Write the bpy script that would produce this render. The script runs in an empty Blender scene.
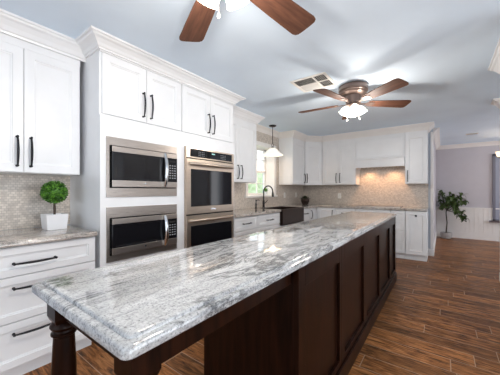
import bpy, bmesh, math, random
from mathutils import Vector, Matrix
random.seed(7)
PI = math.pi
SC = bpy.context.scene
COL = SC.collection

# ------------------------------------------------------------------ camera
F_PX, YAW, CY = 259.58, 0.638, 190.95
cam_d = bpy.data.cameras.new('camera'); cam = bpy.data.objects.new('camera', cam_d); COL.objects.link(cam)
cam_d.sensor_width = 36.0; cam_d.lens = 36.0 * F_PX / 500.0
cam_d.shift_y = (CY - 187.5) / 500.0
cam_d.clip_start = 0.02
cam.location = (0, 0, 1.222); cam.rotation_euler = (PI / 2, 0, YAW)
SC.camera = cam

# ------------------------------------------------------------------ world, daylight, exposure
W = bpy.data.worlds.new('world'); SC.world = W; W.use_nodes = True
bg = W.node_tree.nodes['Background']; bg.inputs[0].default_value = (0.86, 0.93, 1.0, 1); bg.inputs[1].default_value = 2.6
SC.view_settings.view_transform = 'Standard'; SC.view_settings.look = 'None'
SC.view_settings.gamma = 1; SC.view_settings.use_curve_mapping = False
SC.view_settings.exposure = -0.17

def area(name, loc, rot, sx, sy, power, col):
    l = bpy.data.lights.new(name, 'AREA'); l.shape = 'RECTANGLE'; l.size = sx; l.size_y = sy
    l.energy = power; l.color = col
    o = bpy.data.objects.new(name, l); COL.objects.link(o); o.location = loc; o.rotation_euler = rot
    return o
def point(name, loc, power, col, r=0.04, spot=None, rot=(0, 0, 0)):
    l = bpy.data.lights.new(name, 'SPOT' if spot else 'POINT'); l.energy = power; l.color = col; l.shadow_soft_size = r
    if spot: l.spot_size = spot; l.spot_blend = 0.8
    o = bpy.data.objects.new(name, l); COL.objects.link(o); o.location = loc; o.rotation_euler = rot
    return o
DAY = (0.70, 0.84, 1.0)
# added area lamps stand in for daylight through unseen rear and right openings
area('daylight_standin_rear', (-0.6, -3.3, 1.25), (PI / 2, 0, PI), 3.7, 2.1, 112, DAY)        # faces +Y
area('daylight_standin_right', (3.52, 0.6, 1.25), (PI / 2, 0, PI / 2), 4.3, 2.1, 85, (0.93, 0.96, 1.0))       # faces -X
area('daylight_standin_far_room', (3.52, 7.0, 1.35), (PI / 2, 0, PI / 2), 2.3, 1.8, 30, (1.0, 0.95, 0.97))  # added lamp outside an unseen opening, to light the far room

# ------------------------------------------------------------------ materials
def mat(name, col=(0.8, 0.8, 0.8), rough=0.5, metal=0.0, emit=None, estr=0.0, spec=0.5, coat=0.0):
    m = bpy.data.materials.new(name); m.use_nodes = True
    b = m.node_tree.nodes['Principled BSDF']
    b.inputs['Base Color'].default_value = (*col, 1); b.inputs['Roughness'].default_value = rough
    b.inputs['Metallic'].default_value = metal; b.inputs['Specular IOR Level'].default_value = spec
    b.inputs['Coat Weight'].default_value = coat
    if emit: b.inputs['Emission Color'].default_value = (*emit, 1); b.inputs['Emission Strength'].default_value = estr
    return m
class NT:
    def __init__(s, m): s.t = m.node_tree; s.n = s.t.nodes; s.b = s.n['Principled BSDF']
    def new(s, ty, **k):
        n = s.n.new(ty)
        for a, v in k.items(): setattr(n, a, v)
        return n
    def link(s, a, b): s.t.links.new(a, b)
    def val(s, sock, v):
        if isinstance(v, bpy.types.NodeSocket): s.link(v, sock)
        else: sock.default_value = v
    def math(s, op, a, b=0.0, c=0.0):
        n = s.new('ShaderNodeMath', operation=op)
        for i, v in enumerate((a, b, c)): s.val(n.inputs[i], v)
        return n.outputs[0]
    def pos(s): return s.new('ShaderNodeNewGeometry').outputs['Position']
    def objco(s): return s.new('ShaderNodeTexCoord').outputs['Object']
    def mapping(s, v, scale=(1, 1, 1), rot=(0, 0, 0)):
        n = s.new('ShaderNodeMapping'); s.link(v, n.inputs[0]); n.inputs['Scale'].default_value = scale; n.inputs['Rotation'].default_value = rot
        return n.outputs[0]
    def noise(s, v, scale, detail=4, rough=0.5, dist=0.0):
        n = s.new('ShaderNodeTexNoise'); s.link(v, n.inputs['Vector']); n.inputs['Scale'].default_value = scale
        n.inputs['Detail'].default_value = detail; n.inputs['Roughness'].default_value = rough; n.inputs['Distortion'].default_value = dist
        return n.outputs['Fac']
    def ramp(s, f, stops):
        n = s.new('ShaderNodeValToRGB'); s.link(f, n.inputs[0]); e = n.color_ramp.elements
        while len(e) < len(stops): e.new(0.5)
        for el, (p, c) in zip(e, stops): el.position = p; el.color = (*c, 1) if len(c) == 3 else c
        return n.outputs[0]
    def mix(s, f, a, b, mode='MIX'):
        n = s.new('ShaderNodeMix', data_type='RGBA', blend_type=mode)
        s.val(n.inputs[0], f)
        for i, v in ((6, a), (7, b)):
            if isinstance(v, bpy.types.NodeSocket): s.link(v, n.inputs[i])
            else: n.inputs[i].default_value = (*v, 1)
        return n.outputs[2]
    def bump(s, h, strength=0.2, dist=0.01):
        n = s.new('ShaderNodeBump'); s.link(h, n.inputs['Height']); n.inputs['Strength'].default_value = strength
        n.inputs['Distance'].default_value = dist; s.link(n.outputs[0], s.b.inputs['Normal'])

def painted(name, col, rough, v=0.02, scale=6):
    m = mat(name, col, rough); t = NT(m)
    n = t.noise(t.pos(), scale, 3)
    lo = tuple(c * (1 - v) for c in col); hi = tuple(min(1, c * (1 + v)) for c in col)
    t.link(t.ramp(n, [(0.3, lo), (0.7, hi)]), t.b.inputs['Base Color'])
    return m
M = {}
M['cab'] = painted('cabinet_white_paint', (0.81, 0.82, 0.835), 0.32)
M['trim'] = painted('trim_white_paint', (0.82, 0.80, 0.78), 0.4)
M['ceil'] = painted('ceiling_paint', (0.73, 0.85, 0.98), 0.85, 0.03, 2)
M['wall'] = painted('wall_paint_grey', (0.56, 0.56, 0.60), 0.8)
M['farwall'] = painted('wall_paint_lilac_grey', (0.52, 0.50, 0.54), 0.8)
M['bluewall'] = painted('wall_paint_blue_grey', (0.50, 0.55, 0.62), 0.8)
M['black'] = mat('black_iron', (0.018, 0.018, 0.022), 0.38, 0.6)
M['bronze'] = mat('oil_rubbed_bronze', (0.06, 0.042, 0.035), 0.35, 0.7)
M['fanmetal'] = mat('brushed_bronze_metal', (0.20, 0.145, 0.125), 0.38, 0.8)
M['blackglass'] = mat('black_glass', (0.008, 0.008, 0.010), 0.06, 0.0, spec=0.32)
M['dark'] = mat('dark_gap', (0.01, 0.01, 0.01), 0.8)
M['display'] = mat('display_print', (0.30, 0.31, 0.33), 0.5)
M['lcd'] = mat('lit_clock_digits', (0.1, 0.3, 0.3), 0.5, emit=(0.5, 0.8, 0.75), estr=0.8)
M['glow'] = mat('lit_frosted_glass', (0.95, 0.93, 0.9), 0.4, emit=(1.0, 0.93, 0.82), estr=4.5)
M['pendglass'] = mat('lit_alabaster_glass', (0.95, 0.92, 0.85), 0.4, emit=(1.0, 0.93, 0.82), estr=0.62)
M['white'] = mat('white_ceramic', (0.85, 0.85, 0.86), 0.3)
M['plastic'] = mat('white_plastic', (0.82, 0.80, 0.76), 0.4)
M['sinkcopper'] = mat('dark_hammered_copper', (0.040, 0.024, 0.020), 0.35, 0.6)
M['soil'] = mat('soil', (0.03, 0.02, 0.015), 0.9)
M['chrome'] = mat('polished_steel', (0.75, 0.76, 0.78), 0.16, 1.0)

def steel(name, col):
    m = mat(name, col, 0.3, 0.9); t = NT(m)
    v = t.mapping(t.pos(), (3, 3, 160))
    n = t.noise(v, 3, 3)
    t.link(t.ramp(n, [(0.3, tuple(c * 0.86 for c in col)), (0.7, tuple(min(1, c * 1.1) for c in col))]), t.b.inputs['Base Color'])
    t.link(t.math('MULTIPLY_ADD', n, 0.12, 0.24), t.b.inputs['Roughness'])
    return m
M['steel'] = steel('brushed_steel', (0.47, 0.42, 0.385))
M['bronzesteel'] = steel('warm_brushed_steel', (0.56, 0.47, 0.39))

def wood(name, c0, c1, rough, axis='z', spec=0.5):
    m = mat(name, c0, rough, spec=spec); t = NT(m)
    sc = {'z': (14, 14, 1.2), 'x': (1.2, 14, 14), 'y': (14, 1.2, 14)}[axis]
    n = t.noise(t.mapping(t.objco(), sc), 2.2, 6, 0.6, 0.6)
    t.link(t.ramp(n, [(0.3, c0), (0.72, c1)]), t.b.inputs['Base Color'])
    return m
M['espresso'] = wood('espresso_stained_wood', (0.005, 0.0018, 0.0012), (0.026, 0.0080, 0.0036), 0.30, 'z', 0.13)
M['blade'] = wood('walnut_fan_blade', (0.058, 0.026, 0.017), (0.145, 0.064, 0.040), 0.6, 'x', 0.15)

# wood-look plank floor, planks along X with pale grout
def floor_mat():
    m = mat('plank_floor', (0.2, 0.1, 0.06), 0.3, spec=0.18); t = NT(m)
    sep = t.new('ShaderNodeSeparateXYZ'); t.link(t.pos(), sep.inputs[0])
    x, y = sep.outputs[0], sep.outputs[1]
    P, L = 0.158, 0.92
    yr = t.math('DIVIDE', t.math('ADD', y, 20.0 * P - 0.009), P); row = t.math('FLOOR', yr); fy = t.math('FRACT', yr)
    wn = t.new('ShaderNodeTexWhiteNoise', noise_dimensions='1D'); t.link(row, wn.inputs['W'])
    xr = t.math('ADD', t.math('DIVIDE', x, L), t.math('MULTIPLY', wn.outputs['Value'], 7.0))
    colm = t.math('FLOOR', xr); fx = t.math('FRACT', xr)
    gy = t.math('LESS_THAN', t.math('MINIMUM', fy, t.math('SUBTRACT', 1.0, fy)), 0.0027 / P)
    gx = t.math('LESS_THAN', t.math('MINIMUM', fx, t.math('SUBTRACT', 1.0, fx)), 0.0028 / L)
    grout = t.math('MAXIMUM', gx, gy)
    cv = t.new('ShaderNodeCombineXYZ'); t.link(row, cv.inputs[0]); t.link(colm, cv.inputs[1])
    w2 = t.new('ShaderNodeTexWhiteNoise', noise_dimensions='3D'); t.link(cv.outputs[0], w2.inputs['Vector'])
    rnd = w2.outputs['Value']
    c2 = t.new('ShaderNodeCombineXYZ')
    t.link(t.math('ADD', t.math('MULTIPLY', x, 2.6), t.math('MULTIPLY', rnd, 31.0)), c2.inputs[0])
    t.link(t.math('MULTIPLY', y, 19.0), c2.inputs[1]); t.link(t.math('MULTIPLY', rnd, 9.0), c2.inputs[2])
    g = t.noise(c2.outputs[0], 2.0, 6, 0.62, 1.3)
    base = t.ramp(g, [(0.33, (0.040, 0.014, 0.004)), (0.45, (0.155, 0.058, 0.017)), (0.57, (0.32, 0.130, 0.042)), (0.73, (0.50, 0.235, 0.092))])
    shade = t.math('MULTIPLY_ADD', rnd, 0.65, 0.68)
    base = t.mix(1.0, base, shade, 'MULTIPLY')
    base = t.mix(t.math('MULTIPLY', grout, 0.85), base, (0.42, 0.29, 0.20))
    t.link(base, t.b.inputs['Base Color'])
    t.link(t.math('MULTIPLY_ADD', g, 0.18, 0.28), t.b.inputs['Roughness'])
    t.bump(t.math('SUBTRACT', g, t.math('MULTIPLY', grout, 0.8)), 0.22, 0.004)
    return m
M['floor'] = floor_mat()

def tile_mat():
    m = mat('mosaic_tile', (0.6, 0.53, 0.45), 0.35); t = NT(m)
    sep = t.new('ShaderNodeSeparateXYZ'); t.link(t.pos(), sep.inputs[0])
    cb = t.new('ShaderNodeCombineXYZ'); t.link(t.math('ADD', sep.outputs[0], sep.outputs[1]), cb.inputs[0]); t.link(sep.outputs[2], cb.inputs[1])
    b = t.new('ShaderNodeTexBrick'); t.link(cb.outputs[0], b.inputs['Vector'])
    b.inputs['Scale'].default_value = 1; b.inputs['Brick Width'].default_value = 0.027; b.inputs['Row Height'].default_value = 0.019
    b.inputs['Mortar Size'].default_value = 0.0016; b.inputs['Mortar Smooth'].default_value = 0.3; b.inputs['Bias'].default_value = 0.0
    b.inputs['Color1'].default_value = (0.50, 0.450, 0.405, 1); b.inputs['Color2'].default_value = (0.76, 0.695, 0.625, 1)
    b.inputs['Mortar'].default_value = (0.38, 0.34, 0.30, 1)
    n = t.noise(cb.outputs[0], 26, 3)
    c = t.mix(0.25, b.outputs['Color'], t.ramp(n, [(0.35, (0.36, 0.30, 0.25)), (0.65, (0.68, 0.60, 0.51))]))
    t.link(c, t.b.inputs['Base Color'])
    t.bump(b.outputs['Fac'], -0.25, 0.002) if False else None
    return m
M['tile'] = tile_mat()

def granite(name, warm=0.0):
    m = mat(name, (0.6, 0.6, 0.6), 0.1, spec=0.95); t = NT(m)
    p = t.mapping(t.pos(), (4.2, 1.0, 3.0), (0, 0, 0.10))
    big = t.noise(p, 2.6, 8, 0.68, 0.5)
    bands = t.ramp(big, [(0.33, (0.29, 0.295, 0.30)), (0.43, (0.55, 0.555, 0.56)), (0.51, (0.63, 0.635, 0.63)), (0.66, (0.69, 0.69, 0.685))])
    v = t.noise(t.mapping(t.pos(), (5.0, 1.1, 4.0), (0, 0, 0.22)), 1.5, 9, 0.7, 0.9)
    ridge = t.math('ABSOLUTE', t.math('SUBTRACT', v, 0.5))
    vein = t.ramp(ridge, [(0.0, (0.12, 0.12, 0.13)), (0.010, (0.42, 0.42, 0.42)), (0.036, (1, 1, 1))])
    brk = t.ramp(t.noise(t.pos(), 2.3, 3), [(0.38, (0, 0, 0)), (0.52, (1, 1, 1))])
    c = t.mix(t.math('MULTIPLY', brk, 0.9), bands, vein, 'MULTIPLY')
    sp = t.noise(t.pos(), 150, 4, 0.75)
    c = t.mix(0.85, c, t.ramp(sp, [(0.36, (0.30, 0.30, 0.31)), (0.46, (0.80, 0.80, 0.80)), (0.60, (1.0, 1.0, 1.0))]), 'MULTIPLY')
    st = t.noise(t.mapping(t.pos(), (34, 7, 34), (0, 0, 0.14)), 2, 5, 0.7, 0.6)
    c = t.mix(0.7, c, t.ramp(st, [(0.36, (0.58, 0.58, 0.59)), (0.54, (1, 1, 1))]), 'MULTIPLY')
    if warm: c = t.mix(warm, c, (1.0, 0.80, 0.62), 'MULTIPLY')
    t.link(c, t.b.inputs['Base Color'])
    t.link(t.math('MULTIPLY_ADD', sp, 0.05, 0.03), t.b.inputs['Roughness'])
    return m
M['granite'] = granite('grey_white_granite')
M['granite2'] = granite('grey_brown_granite', 0.55)

def leafmat(name, a, b, rough=0.45):
    m = mat(name, a, rough); t = NT(m)
    n = t.noise(t.pos(), 40, 2)
    t.link(t.ramp(n, [(0.35, a), (0.65, b)]), t.b.inputs['Base Color'])
    return m
M['box'] = leafmat('boxwood_leaf', (0.008, 0.055, 0.004), (0.15, 0.37, 0.04))
M['fig'] = leafmat('fig_leaf', (0.015, 0.04, 0.012), (0.11, 0.18, 0.04))
M['herb'] = leafmat('herb_leaf', (0.12, 0.32, 0.06), (0.28, 0.50, 0.12))
M['darkleaf'] = leafmat('dark_leaf', (0.008, 0.02, 0.008), (0.03, 0.06, 0.02))
M['lawn'] = leafmat('garden_foliage', (0.36, 0.45, 0.26), (0.62, 0.70, 0.50), 0.9)
M['trunk'] = wood('bark', (0.035, 0.024, 0.018), (0.10, 0.07, 0.05), 0.8)
M['basket'] = painted('whitewashed_pot', (0.42, 0.40, 0.39), 0.8, 0.15, 40)
gl = bpy.data.materials.new('window_glass'); gl.use_nodes = True
g = gl.node_tree; g.nodes.clear()
o_ = g.nodes.new('ShaderNodeOutputMaterial'); mx = g.nodes.new('ShaderNodeMixShader'); tr = g.nodes.new('ShaderNodeBsdfTransparent'); gg = g.nodes.new('ShaderNodeBsdfGlossy')
gg.inputs['Roughness'].default_value = 0.02; mx.inputs[0].default_value = 0.06
g.links.new(tr.outputs[0], mx.inputs[1]); g.links.new(gg.outputs[0], mx.inputs[2]); g.links.new(mx.outputs[0], o_.inputs[0])
M['glass'] = gl
M['shade_fabric'] = painted('grey_blue_window_shade', (0.30, 0.32, 0.40), 0.8)

# ------------------------------------------------------------------ mesh helpers
class MB:
    """collects shapes into one bmesh"""
    def __init__(s): s.bm = bmesh.new()
    def _add(s, verts, faces):
        vs = [s.bm.verts.new(v) for v in verts]
        for f in faces:
            try: s.bm.faces.new([vs[i] for i in f])
            except ValueError: pass
        return s
    def box(s, x0, x1, y0, y1, z0, z1):
        v = [(x, y, z) for x in (x0, x1) for y in (y0, y1) for z in (z0, z1)]
        return s._add(v, [(0, 1, 3, 2), (4, 6, 7, 5), (0, 4, 5, 1), (2, 3, 7, 6), (0, 2, 6, 4), (1, 5, 7, 3)])
    def loops(s, loops, cap=True, closed_u=True):
        """loft a list of equal-length vertex loops"""
        n = len(loops[0]); verts = [v for l in loops for v in l]; fs = []
        for i in range(len(loops) - 1):
            for j in range(n if closed_u else n - 1):
                k = (j + 1) % n
                fs.append((i * n + j, i * n + k, (i + 1) * n + k, (i + 1) * n + j))
        if cap: fs.append(tuple(range(n))[::-1]); fs.append(tuple((len(loops) - 1) * n + j for j in range(n)))
        return s._add(verts, fs)
    def lathe(s, prof, c=(0, 0, 0), seg=24, axis=None, cap=True):
        """prof: (radius, height) along axis (default z)"""
        M3 = Matrix.Identity(3) if axis is None else Vector((0, 0, 1)).rotation_difference(Vector(axis)).to_matrix()
        c = Vector(c)
        return s.loops([[tuple(c + M3 @ Vector((r * math.cos(2 * PI * j / seg), r * math.sin(2 * PI * j / seg), z))) for j in range(seg)] for r, z in prof], cap)
    def tube(s, pts, r, seg=10):
        pts = [Vector(p) for p in pts]; rs = r if isinstance(r, (list, tuple)) else [r] * len(pts)
        up = None; ls = []
        for i, p in enumerate(pts):
            d = (pts[min(i + 1, len(pts) - 1)] - pts[max(i - 1, 0)]).normalized()
            if up is None: up = d.orthogonal().normalized()
            up = (up - d * up.dot(d)).normalized(); w = d.cross(up)
            ls.append([tuple(p + rs[i] * (math.cos(2 * PI * j / seg) * up + math.sin(2 * PI * j / seg) * w)) for j in range(seg)])
        return s.loops(ls)
    def prism(s, pts, z0, z1):
        return s.loops([[(x, y, z0) for x, y in pts], [(x, y, z1) for x, y in pts]])
    def frame_panel(s, o, u, n, w, h, steps):
        """rect loops lofted: o lower-left corner, u width dir, n outward; steps (inset, depth)"""
        o, u, n = Vector(o), Vector(u), Vector(n); z = Vector((0, 0, 1))
        return s.loops([[tuple(o + u * a + z * b + n * d) for a, b in ((i, i), (w - i, i), (w - i, h - i), (i, h - i))] for i, d in steps])
    def sweep(s, path, prof):
        """prof (out, z); out = to the right of the path direction (or left if negative)"""
        P = [Vector((x, y, 0)) for x, y in path]; ls = []
        for i, p in enumerate(P):
            ds = []
            if i > 0: ds.append((P[i] - P[i - 1]).normalized())
            if i < len(P) - 1: ds.append((P[i + 1] - P[i]).normalized())
            ns = [Vector((d.y, -d.x, 0)) for d in ds]
            m = ns[0] if len(ns) == 1 else (ns[0] + ns[1]) / (1 + ns[0].dot(ns[1]))
            ls.append([tuple(p + m * a + Vector((0, 0, z))) for a, z in prof])
        return s.loops(ls)

def label(o, lab, cat, group=None):
    o['label'] = lab; o['category'] = cat
    if group: o['group'] = group
    return o
def wloc(o):
    v = Vector(o.location)
    while o.parent: o = o.parent; v += Vector(o.location)
    return v
def obj(name, mb, m, parent=None, local=False, bevel=0.0, smooth=False, kind=None, loc=None):
    """one mesh object; geometry given in world coordinates unless local"""
    bmesh.ops.recalc_face_normals(mb.bm, faces=mb.bm.faces)
    me = bpy.data.meshes.new(name)
    if loc is not None and not local: bmesh.ops.translate(mb.bm, verts=mb.bm.verts, vec=-Vector(loc))
    if parent is not None and not local and loc is None: bmesh.ops.translate(mb.bm, verts=mb.bm.verts, vec=-wloc(parent))
    mb.bm.to_mesh(me); mb.bm.free()
    me.materials.append(M[m] if isinstance(m, str) else m)
    o = bpy.data.objects.new(name, me); COL.objects.link(o)
    if parent is not None: o.parent = parent
    if loc is not None: o.location = loc
    if smooth:
        for p in me.polygons: p.use_smooth = True
        if smooth != 'all':
            try: me.set_sharp_from_angle(angle=math.radians(35))
            except Exception: pass
    if bevel:
        b = o.modifiers.new('bevel', 'BEVEL'); b.width = bevel; b.segments = 2; b.limit_method = 'ANGLE'; b.angle_limit = math.radians(40)
    if kind: o['kind'] = kind
    return o
def empty(name, loc, lab=None, cat=None, group=None, rz=0):
    o = bpy.data.objects.new(name, None); COL.objects.link(o); o.location = loc; o.rotation_euler = (0, 0, rz); o.empty_display_size = 0.1
    if lab: label(o, lab, cat, group)
    return o
def copy_tree(o, parent=None):
    c = o.copy(); COL.objects.link(c); c.parent = parent
    for ch in list(o.children): copy_tree(ch, c)
    return c

# ------------------------------------------------------------------ room constants
XW = -2.777; XU = -2.447; XF = -2.167          # left wall, upper fronts, base/tall fronts
YW = 5.957; YU = 5.627; YF = 5.347             # back wall, upper fronts, base fronts
XE = -0.215                                     # right end of back run
H = 2.43
ZU = 1.355; ZC = 0.915
YFAR = 8.66

obj('floor', MB().box(-2.95, 3.4, -3.1, 8.9, -0.1, 0), 'floor', kind='structure')
obj('ceiling', MB().box(-2.95, 3.4, -3.1, 8.9, H, H + 0.12), 'ceil', kind='structure')
# left wall with window opening
WY0, WY1, WZ0, WZ1 = 3.66, 4.57, 1.13, 2.09
wl = MB(); XO = XW - 0.28
wl.box(XO, XW, -3.1, WY0, 0, H); wl.box(XO, XW, WY1, YW + 0.14, 0, H); wl.box(XO, XW, WY0, WY1, 0, WZ0); wl.box(XO, XW, WY0, WY1, WZ1, H)
wall_left = obj('wall_left', wl, 'bluewall', kind='structure')
wall_back = obj('wall_back', MB().box(XW, -0.145, YW, YW + 0.13, 0, H), 'bluewall', kind='structure')
obj('wall_hall', MB().box(-0.28, -0.145, YW + 0.13, YFAR, 0, H), 'farwall', kind='structure')
obj('wall_far', MB().box(-0.25, 3.4, YFAR, YFAR + 0.14, 0, H), 'farwall', kind='structure')
obj('wall_partition', MB().box(0.635, 3.3, 4.73, 4.86, 0, H), 'trim', kind='structure')
# right wall with glazing
wr = MB()
wr.box(3.3, 3.44, -3.1, -1.6, 0, H); wr.box(3.3, 3.44, 2.8, 5.8, 0, H); wr.box(3.3, 3.44, 8.2, 8.9, 0, H)
wr.box(3.3, 3.44, -1.6, 2.8, 2.3, H); wr.box(3.3, 3.44, -1.6, 2.8, 0, 0.15)
wr.box(3.3, 3.44, 5.8, 8.2, 2.3, H); wr.box(3.3, 3.44, 5.8, 8.2, 0, 0.4)
obj('wall_right', wr, 'wall', kind='structure')
wb = MB(); wb.box(-2.95, -2.5, -3.2, -3.06, 0, H); wb.box(1.3, 3.4, -3.2, -3.06, 0, H); wb.box(-2.5, 1.3, -3.2, -3.06, 2.33, H); wb.box(-2.5, 1.3, -3.2, -3.06, 0, 0.12)
obj('wall_rear', wb, 'wall', kind='structure')

# mosaic tiling
tl = MB(); e = 0.008
tl.box(XW, XW + e, -0.3, 0.939, ZC, ZU + 0.02)
obj('tile_backsplash', tl, 'tile', wall_left)
tl = MB()
tl.box(XW, XW + e, 2.575, WY0 - 0.06, ZC, H - 0.02); tl.box(XW, XW + e, WY1 + 0.0, YW, ZC, H - 0.02)
tl.box(XW, XW + e, WY0 - 0.06, WY1, ZC, WZ0 - 0.02); tl.box(XW, XW + e, WY0 - 0.06, WY1, WZ1 + 0.0, H - 0.02)
obj('tile_backsplash', tl, 'tile', wall_left)
obj('tile_backsplash', MB().box(XW + e, XE, YW - e, YW, ZC, 1.86), 'tile', wall_back)

# crown mouldings
CR = [(0, 0), (0, -0.095), (0.012, -0.095), (0.016, -0.082), (0.024, -0.078), (0.036, -0.058), (0.058, -0.036), (0.078, -0.027), (0.084, -0.018), (0.098, -0.014), (0.1, 0)]
CRB = [(0, 0), (0, -0.115), (0.012, -0.115), (0.016, -0.10), (0.026, -0.095), (0.042, -0.068), (0.066, -0.040), (0.082, -0.030), (0.088, -0.018), (0.099, -0.015), (0.1, 0)]
def crown(n, path, prof=CR):
    obj('trim_%d' % n, MB().sweep(path, [(a, z + H) for a, z in prof]), 'trim' if n > 3 else 'cab', kind='structure')
crown(1, [(XU, -0.35), (XU, 0.939)], CRB)
crown(2, [(XW, 0.939), (XF, 0.939), (XF, 2.575), (XW, 2.575)], [(a * 1.1, z * 0.95) for a, z in CR])
crown(3, [(XU, 2.575 + 0.0), (XU, 3.485), (XW, 3.485)], CRB)
crown(4, [(XW, 3.49), (XW, 4.745)])
crown(5, [(XW, 4.75), (XU, 4.75), (XU, YF), (XF, YU), (XE, YU), (XE, YW)], CRB)
crown(6, [(-0.145, YW + 0.13), (-0.145, YFAR), (3.3, YFAR)])
crown(7, [(0.635, 4.86), (0.635, 4.73), (3.3, 4.73)])

# baseboards, casing, wainscot
BB = [(0, 0), (0.016, 0), (0.016, 0.105), (0.011, 0.118), (0.006, 0.13), (0, 0.135)]
def base(n, path): obj('baseboard_' + n, MB().sweep(path, BB), 'trim', kind='structure')
base('back', [(XE, YW), (-0.145, YW), (-0.145, YW + 0.13)])
base('partition', [(0.635, 4.86), (0.635, 4.73), (3.3, 4.73)])
base('hall', [(-0.145, YW + 0.13), (-0.145, YFAR)])
base('left', [(XW, -3.0), (XW, -0.3)])
obj('trim_8', MB().box(-0.150, -0.137, YW - 0.015, YW + 0.145, 0.135, 2.33).box(-0.18, -0.137, YW - 0.012, YW, 0.135, 2.33), 'trim', kind='structure')
obj('trim_9', MB().box(0.627, 0.635, 4.72, 4.87, 0.135, 2.33), 'trim', kind='structure')
wn = MB(); wx = -0.145
wn.box(wx, 3.3, YFAR - 0.012, YFAR, 0, 0.78); wn.box(wx, 3.3, YFAR - 0.035, YFAR, 0.775, 0.80); wn.box(wx, 3.3, YFAR - 0.024, YFAR, 0, 0.15)
x = wx + 0.03
while x < 1.0:
    wn.box(x, x + 0.075, YFAR - 0.020, YFAR - 0.011, 0.15, 0.776); x += 0.085
obj('trim_10', wn, 'trim', kind='structure')

# sink window
w1 = MB(); gx = XW - 0.22
def wbar(y0, y1, z0, z1, x0=gx - 0.02, x1=gx + 0.02): w1.box(x0, x1, y0, y1, z0, z1)
wbar(WY0, WY0 + 0.045, WZ0, WZ1); wbar(WY1 - 0.045, WY1, WZ0, WZ1); wbar(WY0, WY1, WZ0, WZ0 + 0.05); wbar(WY0, WY1, WZ1 - 0.045, WZ1)
zm = (WZ0 + WZ1) / 2; wbar(WY0, WY1, zm - 0.022, zm + 0.022, gx - 0.02, gx + 0.03)
for k in (1, 2): wbar(WY0 + (WY1 - WY0) * k / 3 - 0.008, WY0 + (WY1 - WY0) * k / 3 + 0.008, WZ0, WZ1, gx - 0.012, gx + 0.012)
for k in (0.25, 0.75): wbar(WY0, WY1, WZ0 + (WZ1 - WZ0) * k - 0.008, WZ0 + (WZ1 - WZ0) * k + 0.008, gx - 0.012, gx + 0.012)
window_1 = obj('window_1', w1, 'trim', kind='structure')
obj('pane', MB().box(gx - 0.003, gx + 0.003, WY0 + 0.02, WY1 - 0.02, WZ0 + 0.02, WZ1 - 0.02), 'glass', window_1)
cs = MB(); cw = 0.06
cs.box(XW, XW + 0.02, WY0 - cw, WY0, WZ0 - 0.03, WZ1 + cw); cs.box(XW, XW + 0.02, WY1, WY1 + cw, WZ0 - 0.03, WZ1 + cw); cs.box(XW, XW + 0.02, WY0, WY1, WZ1, WZ1 + cw)
cs.box(gx, XW + 0.012, WY0 - 0.002, WY0 + 0.012, WZ0, WZ1); cs.box(gx, XW + 0.012, WY1 - 0.012, WY1 + 0.002, WZ0, WZ1); cs.box(gx, XW + 0.012, WY0, WY1, WZ1 - 0.012, WZ1 + 0.002)
obj('casing', cs, 'trim', window_1)
obj('window_sill', MB().box(gx, XW + 0.045, WY0 - 0.08, WY1 + 0.08, WZ0 - 0.03, WZ0 + 0.004), 'trim', window_1, bevel=0.004)

# far-room window with a drawn shade
w2 = MB(); wx0, wx1, wz0, wz1 = 0.985, 2.35, 0.49, 2.12
for a in ((wx0, wx0 + 0.05, wz0, wz1), (wx1 - 0.05, wx1, wz0, wz1), (wx0, wx1, wz1 - 0.04, wz1), (wx0, wx1, wz0, wz0 + 0.04)):
    w2.box(a[0], a[1], YFAR - 0.045, YFAR - 0.0, a[2], a[3])
window_2 = obj('window_2', w2, painted('window_frame_grey', (0.16, 0.16, 0.20), 0.6), kind='structure')
obj('window_shade', MB().box(wx0 + 0.05, wx1 - 0.05, YFAR - 0.025, YFAR - 0.016, wz0 + 0.04, wz1 - 0.04), 'shade_fabric', window_2)
obj('window_sill', MB().box(wx0 - 0.06, wx1 + 0.06, YFAR - 0.10, YFAR - 0.012, wz0 - 0.03, wz0 + 0.01), painted('sill_dark', (0.12, 0.10, 0.11), 0.5), window_2)

# garden outside the sink window
def blob(c, r, n=3, sq=1.0, amp=0.18):
    bm = bmesh.new(); bmesh.ops.create_icosphere(bm, subdivisions=n, radius=1)
    for v in bm.verts:
        d = 1 + amp * (math.sin(v.co.x * 7 + c[1]) * math.cos(v.co.y * 6 + c[0]) + 0.5 * random.uniform(-1, 1))
        v.co = Vector((c[0] + v.co.x * r * d, c[1] + v.co.y * r * d, c[2] + v.co.z * r * sq * d))
    m = MB(); m.bm.free(); m.bm = bm; return m
obj('lawn', MB().box(-16, -3.1, 1, 18, -0.15, -0.05), 'lawn', kind='structure')
for i, (c, r, sq, lab) in enumerate([((-6.2, 6.6, 0.7), 0.85, 1.0, 'low rounded green bush outside the sink window'), ((-9.5, 13.5, 1.1), 1.4, 0.9, 'larger pale green bush farther out beyond the sink window')]):
    o = obj('garden_bush', blob(c, r, 4, sq), 'lawn', loc=(c[0], c[1], 0)); label(o, lab, 'bush')

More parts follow.
